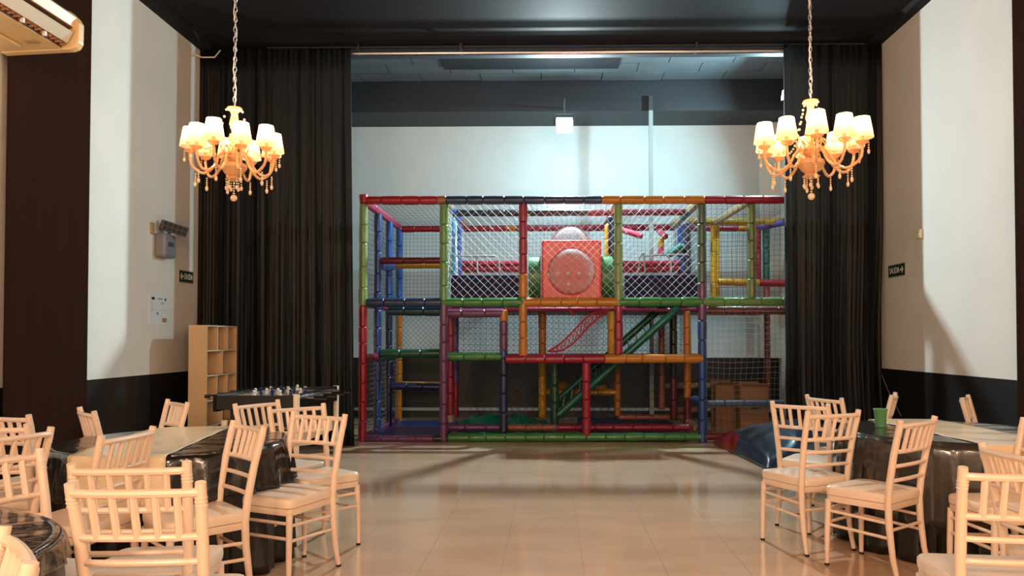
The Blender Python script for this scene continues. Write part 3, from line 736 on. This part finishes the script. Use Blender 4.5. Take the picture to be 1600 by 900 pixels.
def runner(c, R, p0, p1, w, d0, d1, label, zt=.745):
    p0 = Vector((p0[0], p0[1], 0)); p1 = Vector((p1[0], p1[1], 0)); d = (p1-p0).normalized(); s = Vector((d.y, -d.x, 0))
    def fn(u, v):
        off = (u-.5)*w; base = (p0+p1)/2 - Vector((c[0], c[1], 0)); b0 = base + s*off
        # chord of circle through this lane
        bb = b0.dot(d); cc = b0.dot(b0)-(R+.02)**2; q = math.sqrt(max(.0001, bb*bb-cc)); t0, t1 = -bb-q, -bb+q
        Lt = d0 + (t1-t0) + d1; t = v*Lt
        if t < d0: pp_ = b0 + d*t0; h = zt+.012-(d0-t); k = (d0-t); pp_ = pp_ - d*(.035+.04*k) + d*.01*math.sin(u*9+k*5)*min(1, k*6)
        elif t < d0+(t1-t0): pp_ = b0 + d*(t0+t-d0); h = zt+.0125+.0015*math.sin(t*17+u*4); e = min(t-d0, d0+t1-t0-t); h -= .0*e; pp_ = pp_ - d*.035*max(0, 1-(t-d0)/.05) + d*.035*max(0, 1-(d0+t1-t0-t)/.05)
        else: k = t-d0-(t1-t0); pp_ = b0 + d*t1 + d*(.035+.04*k); h = zt+.012-k
        return (pp_.x, pp_.y, h)
    o = MB().grid(fn, 16, 70).build('table_runner', M['runner'], None, True, solid=.002); o.location = (c[0], c[1], 0); return tag(o, label, 'table runner')
T1 = (-2.33, 4.74); T2 = (2.70, 5.32); T0 = (-2.16, 2.16)
table(T1, .66, 'large round banquet table at left under black cloth and cream runner', 'long black cloth on the large left table reaching the floor',
      'glossy black plastic cover over the large left table', 'plast', 1)
table(T2, .68, 'large round banquet table at right with the green cup on it', 'long black cloth on the right table reaching the floor',
      'plastic cover toned grey by painted glare with cup standing on it on the right table', 'plastg', 2, drop=.5)
table(T0, .65, 'round table cut off at the lower left corner', 'black cloth on the cut-off lower left table',
      'crinkled glossy black plastic cover on the cut-off lower left table', 'plast', 3, drop=.08)
runner(T1, .67, (-2.32, 4.1), (-2.53, 5.4), .52, .27, .2, 'cream shiny runner across the large left table hanging over its front')
runner(T2, .69, (2.82, 4.5), (2.72, 6.0), .52, .3, .2, 'cream runner across the right table hanging behind the right edge chairs')
q = PZ(1376, 667, .757)
cu = empty('plastic_cup', (q.x, q.y, .756), 0, 'green plastic cup on the right table', 'cup')
MB().lathe([(.034, 0), (.035, .003), (.046, .125), (.049, .128), (.044, .127), (.033, .006), (.001, .005)], n=24).build('cup_body', M['cup'], cu)
MB().lathe([(.0465, .12), (.049, .122), (.05, .127), (.0465, .13)], n=24).build('rim', M['cup'], cu)

# ------------------------------------------------------------------ cube shelf
sx0, sx1, sy0, sy1, SH = P(294, 600, 8.9).x, P(323, 600, 8.9).x, 8.9, 9.76, 1.54
sh = empty('cube_shelf', ((sx0+sx1)/2, (sy0+sy1)/2, 0), 0, 'tall beige open cube shelf standing by the left wall', 'shelf')
hx, hy = (sx1-sx0)/2, (sy1-sy0)/2; tk = .016
for y, n_ in ((-hy, 'side_panel'), (hy-tk, 'side_panel')): MB().box((-hx, y, 0), (hx, y+tk, SH)).build(n_, M['wood'], sh, False)
MB().box((-hx-.002, -hy+tk, 0), (-hx+.006, hy-tk, SH)).build('back_panel', M['wood'], sh, False)
zs = [0.05, .345, .64, .935, 1.23, SH-tk]
for z in zs:
    b = MB().box((-hx+.006, -hy+tk, z), (hx-.003, hy-tk, z+tk)).build('shelf_board', M['wood'], sh, False)
    MB().box((hx-.003, -hy+tk, z), (hx, hy-tk, z+tk)).build('board_edge', M['woodedge'], b, False)
for i in range(5):
    n = 3 if i % 2 == 0 else 2
    for k in range(1, n):
        y = -hy + 2*hy*k/n
        b = MB().box((-hx+.006, y-tk/2, zs[i]+tk), (hx-.003, y+tk/2, zs[i+1])).build('divider', M['wood'], sh, False)
        MB().box((hx-.003, y-tk/2, zs[i]+tk), (hx, y+tk/2, zs[i+1])).build('board_edge', M['woodedge'], b, False)

# ------------------------------------------------------------------ table football
fx0, fx1, fy0, fy1 = -3.08, -2.33, 7.0, 8.3
fb = empty('football_table', ((fx0+fx1)/2, (fy0+fy1)/2, 0), 0, 'black table football game with pale legs before the left curtain', 'game table')
hx, hy = (fx1-fx0)/2, (fy1-fy0)/2
for s in (-1, 1):
    MB().box((s*hx-.02, -hy, .71), (s*hx+.02, hy, .87)).build('side_board', M['black'], fb, False, bevel=.006)
    MB().box((-hx+.02, s*hy-.02, .73), (hx-.02, s*hy+.02, .86)).build('end_board', M['blackm'], fb, False, bevel=.006)
    MB().box((-hx+.03, s*(hy-.05)-.012, .40), (hx-.03, s*(hy-.05)+.012, .52)).build('apron_board', M['wood'], fb, False)
    MB().box((s*(hx-.03)-.012, -hy+.06, .40), (s*(hx-.03)+.012, hy-.06, .52)).build('apron_board', M['wood'], fb, False)
    for t_ in (-1, 1):
        MB().tube([(s*(hx-(.0 if s > 0 else .07)), t_*hy*(1 if s > 0 else .93), 0), (s*(hx-(.0 if s > 0 else .07)), t_*hy*(1 if s > 0 else .93), .87 if s > 0 else .63)], [.024, .03], 10).build('leg', M['woodedge'], fb)
MB().box((-hx+.1, -hy+.1, .56), (hx-.1, hy-.1, .74)).build('lower_tub', M['blackm'], fb, False)
MB().box((-hx+.02, -hy+.02, .74), (hx-.02, hy-.02, .755)).build('pitch', M['tunnel'], fb, False)
for i in range(8):
    y = -hy+.14+i*(2*hy-.28)/7; s = 1 if i % 2 else -1
    r_ = MB().tube([(-hx-.22 if s > 0 else -hx-.1, y, .83), (hx+.1 if s > 0 else hx+.22, y, .83)], .0085, 8).build('rod', M['steel'], fb)
    MB().tube([(s*(-hx-.22) if s > 0 else hx+.12, y, .83), (-hx-.12 if s > 0 else hx+.24, y, .83)], .018, 8).build('handle', M['black'], r_)
    for k in range((1, 2, 3, 5, 5, 3, 2, 1)[i]):
        n = (1, 2, 3, 5, 5, 3, 2, 1)[i]; x = (k+1-(n+1)/2)*.62/(n+.5)
        pm = MB().box((x-.014, y-.01, .76), (x+.014, y+.01, .86)).ball((x, y, .876), .016, 1, 8, 5); pm.build('player', M['white'] if i % 2 else M['matblue'], r_)

# ------------------------------------------------------------------ wall fittings
def onL(u, v): return PXX(u, v, XL)
def onR(u, v): return PXX(u, v, XR)
def exit_sign(u0, u1, v, right):
    f = onR if right else onL; a, b = f(u0, v), f(u1, v); yc = (a.y+b.y)/2; w_ = abs(a.y-b.y); h = .155
    X = XR if right else XL; sgn = -1 if right else 1
    e = empty('exit_sign', (X + sgn*.004, yc, a.z), 0, 'dark green SALIDA exit sign with arrow on the %s wall' % ('right' if right else 'left'), 'sign')
    MB().box((-.004, -w_/2, -h/2), (.004, w_/2, h/2)).build('plate', M['sign'], e, False)
    # local frame: text x axis -> along wall as read, y -> up, normal to the room
    if right: R_ = Matrix(((0, 0, -1), (-1, 0, 0), (0, 1, 0)))
    else: R_ = Matrix(((0, 0, 1), (1, 0, 0), (0, 1, 0)))
    def mt(s, z=0): return Matrix.Translation((sgn*.005, (-1 if right else 1)*s, z)) @ R_.to_4x4()
    text_mesh('lettering', 'SALIDA', .105, M['signw'], e, mt(-.05 if right else .05), sx=.66*w_/.36)
    k = 1 if right else -1; ax = .128*k*w_/.36; sy = -1 if right else 1
    def q(s, z): return (s, z)
    pts = [(ax-.045*k, .012), (ax+.005*k, .012), (ax-.01*k, .04), (ax+.008*k, .04), (ax+.04*k, 0), (ax+.008*k, -.04), (ax-.01*k, -.04), (ax+.005*k, -.012), (ax-.045*k, -.012)]
    MB().prism([(sy*s, z) for s, z in pts], sgn*.0045, sgn*.0065, 'x').build('arrow', M['signw'], e, False)
    for zz in (h/2-.008, -h/2+.006): MB().box((sgn*.004, -w_/2+.006, zz), (sgn*.0055, w_/2-.006, zz+.003)).build('border_line', M['signw'], e, False)
exit_sign(280, 301, 431, False); exit_sign(1389, 1414, 425, True)
# notice
a, b = onL(232, 483), onL(262, 483); w_ = abs(b.y-a.y)
nt_ = empty('wall_notice', (XL+.003, (a.y+b.y)/2, a.z), 0, 'white printed notice on the left wall below the emergency lamp', 'notice'); h = .345
MB().box((-.003, -w_/2, -h/2), (.003, w_/2, h/2)).build('sheet', M['paper'], nt_, False)
def mark(y0, z0, y1, z1, m, n_='printed_mark'): MB().box((.003, y0*w_, z0*h), (.0042, y1*w_, z1*h)).build(n_, m, nt_, False)
mark(-.38, .33, -.22, .42, M['ink']); mark(.3, .32, .38, .41, M['ink']); mark(-.06, .36, .18, .39, M['ink']); mark(.12, .2, .26, .26, M['inkl'])
mark(-.1, -.16, -.04, -.09, M['ink']); mark(-.4, -.02, .42, -.012, M['inkl']); mark(.18, -.42, .42, -.27, M['tan'])
for k in range(5): mark(-.4, .22-.07*k, -.3+.03*(k % 2), .235-.07*k, M['inkl'])
# emergency twin lamp
q = onL(250, 383)
el = empty('emergency_lamp', (XL, q.y, q.z), 0, 'grey emergency lamp box with tilted lamp head high on the left wall', 'lamp')
MB().box((0, -.14, -.15), (.13, .14, .13)).build('battery_box', M['grey'], el, False, bevel=.03)
MB().box((.13, -.06, -.02), (.136, .06, .03)).build('badge', M['greyd'], el, False)
mt = Matrix.Translation((.15, .03, .2)) @ Matrix.Rotation(math.radians(-48), 4, 'Z') @ Matrix.Rotation(math.radians(-14), 4, 'X') @ Matrix.Rotation(math.radians(10), 4, 'Y')
hd = MB().obox(mt, .035, .15, .06).build('lamp_head', M['greyd'], el, False, bevel=.008)
for i in range(5):
    for j in range(2): MB().obox(mt @ Matrix.Translation((.036, -.11+i*.055, -.026+j*.052)), .003, .02, .018).build('led_cell', M['blackm'], hd, False)
MB().tube([(.1, .0, .12), (.11, .01, .16)], .02, 8).build('swivel', M['greyd'], el)
MB().box((.0, -.23, .1), (.02, -.15, .24)).build('side_bracket', M['tan'], el, False, bevel=.01)
MB().tube([(.06, .14, .06), (.05, .22, .09), (.03, .27, .02), (.02, .26, -.06), (.01, .2, -.1), (.008, .15, -.12)], .005, 6).build('cable', M['grey'], el)
# thermostat right, junction box left
q = onR(1438, 366); o = empty('wall_thermostat', (XR, q.y, q.z), 0, 'small cream wall switch box on the right wall at the shadow edge', 'switch')
MB().box((-.03, -.06, -.05), (0, .06, .05)).build('case', M['cream'], o, False, bevel=.006); MB().box((-.033, -.035, -.02), (-.03, .035, .01)).build('cover_plate', M['white'], o, False)
q = onL(304, 50); o = empty('junction_box', (XL+.005, q.y-.25, q.z-.03), 0, 'small beige junction box just under the ceiling at the left corner', 'box')
MB().box((0, -.06, -.07), (.05, .06, .05)).build('case', M['cream'], o, False, bevel=.006); MB().box((.05, -.045, -.055), (.054, .045, .035)).build('lid', M['tan'], o, False)
tag(MB().tube([(XL+.02, 9.6, 5.02), (XL+.12, 9.7, 4.99), (XL+.25, 9.78, 5.02), (XL+.36, 9.7, 5.08)], .008, 6).build('loose_cable', M['woodedge']), 'pale loose cable at the upper left ceiling corner above the curtain', 'cable')
a = onR(1373, 568); b = PXX(1408, 650, XR-.05)
tag(MB().tube([(XR-.02, a.y, a.z), (XR-.04, (a.y+b.y)/2, (a.z+b.z)/2-.03), (XR-.05, b.y, b.z)], .005, 6).build('thin_cable', M['grey']), 'thin grey cable sloping down the black wainscot of the right wall', 'cable')

# ------------------------------------------------------------------ air conditioner
ac = empty('air_conditioner', (-4.2, 5.5, 3.9), 0, 'cream ceiling-mounted air conditioner at the top left corner', 'air conditioner')
AO = Vector(ac.location)
def pr(poly, y0, y1, name, m, parent, **k): return MB().prism([(x-AO.x, z-AO.z) for x, z in poly], y0-AO.y, y1-AO.y).build(name, m, parent, **k)
XW = XL+.12
body = pr([(XW, 3.715), (-3.97, 3.735), (-3.985, 3.80), (-3.95, 3.88), (-3.875, 3.91), (-3.86, 3.99), (-3.92, 4.04), (XW, 4.06)], 4.75, 6.16, 'casing', M['ac'], ac, smooth=False)
pr([(XW, 3.705), (-3.91, 3.732), (-3.865, 3.748), (-3.84, 3.79), (-3.838, 3.95), (-3.86, 3.99), (-3.92, 4.05), (XW, 4.07)], 6.12, 6.2, 'end_cap', M['ac'], ac, bevel=.01, smooth=False)
pr([(-3.972, 3.74), (-3.985, 3.80), (-3.955, 3.875), (-3.88, 3.905), (-3.885, 3.90), (-3.955, 3.87), (-3.98, 3.80), (-3.966, 3.742)], 4.76, 6.11, 'outlet_slot', M['acd'], body, smooth=False)
pr([(-3.925, 3.775), (-3.915, 3.772), (-3.87, 3.86), (-3.876, 3.866)], 4.8, 6.1, 'outlet_flap', M['acs'], ac, smooth=False)
for i in range(22):
    y = 4.82 + i*.06; MB().add([(-3.965-AO.x, y-AO.y, 3.75-AO.z), (-3.93-AO.x, y+.03-AO.y, 3.765-AO.z), (-3.93-AO.x, y+.034-AO.y, 3.82-AO.z), (-3.975-AO.x, y-AO.y, 3.80-AO.z)], [(0,1,2,3)]).build('air_vane', M['acv'], ac, False, solid=.004)
for y in (5.6, 5.85): MB().box((-3.955-AO.x, y-AO.y, 3.74-AO.z), (-3.93-AO.x, y+.02-AO.y, 3.775-AO.z)).build('flap_clip', M['white'], ac, False)
for y, x in ((5.95, -4.1), (5.3, -4.1)): MB().box((x-.05-AO.x, y-.03-AO.y, 3.722-AO.z), (x+.05-AO.x, y+.03-AO.y, 3.7285-AO.z)).build('screw_cover', M['tan'], ac, False)
MB().box((XW-AO.x, 5.2-AO.y, 3.70-AO.z), (-4.22-AO.x, 6.0-AO.y, 3.722-AO.z)).build('intake_grille', M['ac'], ac, False, bevel=.008)
for y in (5.0, 6.0): MB().tube([(-4.3-AO.x, y-AO.y, 4.05-AO.z), (-4.3-AO.x, y-AO.y, ZC-AO.z)], .012, 6).build('hanger_rod', M['steel'], ac)

# ------------------------------------------------------------------ chandeliers
def chandelier(loc, R, rot, label, zc, tilt):
    ch = empty('chandelier', loc, rot, label, 'chandelier', 'crystal chandeliers with pleated shades')
    ch.rotation_euler = (tilt, 0, rot)
    k = R/.32
    col = MB().lathe([(.01, .245), (.05, .24), (.055, .225), (.03, .215), (.022, .19), (.03, .15), (.036, .12), (.022, .09), (.018, .06), (.038, .03), (.042, .01), (.02, -.01), (.018, -.06),
                      (.045, -.09), (.05, -.12), (.03, -.14)], n=16)
    col.build('column', M['amber'], ch)
    MB().lathe([(.03, -.14), (.085, -.165), (.09, -.19), (.06, -.235), (.025, -.25), (.05, -.262), (.06, -.27), (.03, -.285), (.01, -.29)], n=20).build('bowl', M['amber'], ch)
    gl = MB(); 
    for a in range(0, 4):
        an = a*PI/2+.4
        for i in range(12):
            t = i/11; r_ = .055 + .16*k*t; z = .22 - .3*t - .09*math.sin(PI*t)
            gl.ball((r_*math.cos(an), r_*math.sin(an), z), .0085, 1, 6, 4)
    gl.build('bead_garland', M['crystal'], ch)['kind'] = 'stuff'
    top = zc - loc[2]
    chn = MB(); z = .245; i = 0
    while z < top - .05:
        pts = []
        for s in range(9):
            a = s*PI/4; x = .011*math.cos(a); zz = .024*math.sin(a)
            pts.append((x, 0, z+.02+zz) if i % 2 else (0, x, z+.02+zz))
        chn.tube(pts, .0034, 5, False); z += .036; i += 1
    chn.build('chain', M['gold'], ch).data.materials[0] = M['rail']
    cab = MB().tube([(.012*math.sin(t*2.1), .01*math.cos(t*1.7), .24+(top-.26)*t/16) for t in range(17)], .003, 5).build('supply_cable', M['woodedge'], ch)
    MB().lathe([(.05, top-.005), (.055, top-.02), (.03, top-.05), (.008, top-.06)], n=14).build('ceiling_rose', M['steel'], ch)
    # lowest drops
    dr = MB()
    for i in range(5): dr.ball((0, 0, -.30-.018*i), .007, 1, 6, 4)
    dr.ball((0, 0, -.405), .024, 1, 10, 7); dr.build('crystal_drop', M['crystal'], ch)
    for q in range(6):
        a = q*PI/3; d2 = MB()
        for i in range(3): d2.ball((.05*math.cos(a), .05*math.sin(a), -.275-.017*i), .006, 1, 6, 4)
        d2.ball((.05*math.cos(a), .05*math.sin(a), -.335), .011, 1.5, 6, 5); d2.build('crystal_drop', M['crystal'], ch)
    # arms
    for n in range(10):
        a = 2*PI*n/10; ca, sa = math.cos(a), math.sin(a); rk = R*(1 if n % 2 else .93); zz = 0 if n % 2 else -.012
        def at(r_, z): return (r_*ca, r_*sa, z)
        kp = [(.03, -.12), (.07, -.09), (.11, -.12), (.15*k, -.19), (.21*k, -.235), (.26*k, -.225), (rk-.01, -.18), (rk, -.12+zz), (rk, -.095+zz)]
        ap, ar = [], []
        for i in range(len(kp)-1):
            p0, p1, p2, p3 = kp[max(0, i-1)], kp[i], kp[i+1], kp[min(len(kp)-1, i+2)]
            for j in range(5):
                t = j/5; c = [.5*((2*p1[q])+(-p0[q]+p2[q])*t+(2*p0[q]-5*p1[q]+4*p2[q]-p3[q])*t*t+(-p0[q]+3*p1[q]-3*p2[q]+p3[q])*t**3) for q in (0, 1)]
                ap.append(at(*c)); ar.append(.0085+.0028*((i*5+j) % 2))
        arm = MB().tube(ap, ar, 7).build('arm', M['amber'], ch)
        MB().lathe([(.006, -.10), (.03, -.09), (.042, -.075), (.04, -.07), (.012, -.078), (.012, -.02), (.009, -.015)], (rk*ca, rk*sa, zz), 12).build('candle_cup', M['amber'], arm)
        ns = 28; vs = []
        for zq, rr in ((-.055, .069), (0, .06), (.08, .046)):
            for s in range(ns*2):
                t = PI*s/ns; r2 = rr*(1+(.03 if s % 2 else -.03)); vs.append((rk*ca+r2*math.cos(t), rk*sa+r2*math.sin(t), zq+zz))
        m_ = ns*2; sm_ = MB().add(vs, [(j*m_+i, j*m_+(i+1) % m_, (j+1)*m_+(i+1) % m_, (j+1)*m_+i) for j in range(2) for i in range(m_)])
        sm_.build('lamp_shade', M['shade'], arm, False)
        MB().ball((rk*ca, rk*sa, .01+zz), .016, 1.6, 8, 6).build('bulb', M['bulb'], arm)
        d2 = MB(); x, y = (.255)*ca, .255*sa
        for i in range(4): d2.ball((x, y, -.245-.016*i), .0065, 1, 6, 4)
        d2.ball((x, y, -.318), .011, 1.7, 6, 5); d2.build('crystal_drop', M['crystal'], arm)
        d3 = MB(); x, y = (rk+.038)*ca, (rk+.038)*sa
        for i in range(3): d3.ball((x, y, -.09+zz-.016*i), .006, 1, 6, 4)
        d3.ball((x, y, -.147+zz), .01, 1.7, 6, 5); d3.build('crystal_drop', M['crystal'], arm)
        # scroll between column and arm
        MB().tube([at(.04, -.05), at(.075, -.02), at(.1, -.05), at(.085, -.085), at(.065, -.07)], .006, 5).build('scroll', M['amber'], arm)
    for n in range(10):
        a = 2*PI*n/10
        o = lamp('chandelier_light', 'POINT', (0, 0, 0), 7, (1, .70, .46), .04)
        o.parent = ch; o.location = (R*math.cos(a)*.97, R*math.sin(a)*.97, .07)
    return ch
cl = P(366, 221, 5.4); chandelier(cl, .29, .25, 'left crystal chandelier with ten lit pleated shades hanging before the left curtain', ZC, 0)
cr = P(1267, 213, 5.15); chandelier(cr, .32, .1, 'right crystal chandelier with ten lit pleated shades hanging before the right curtain', ZC, 0)
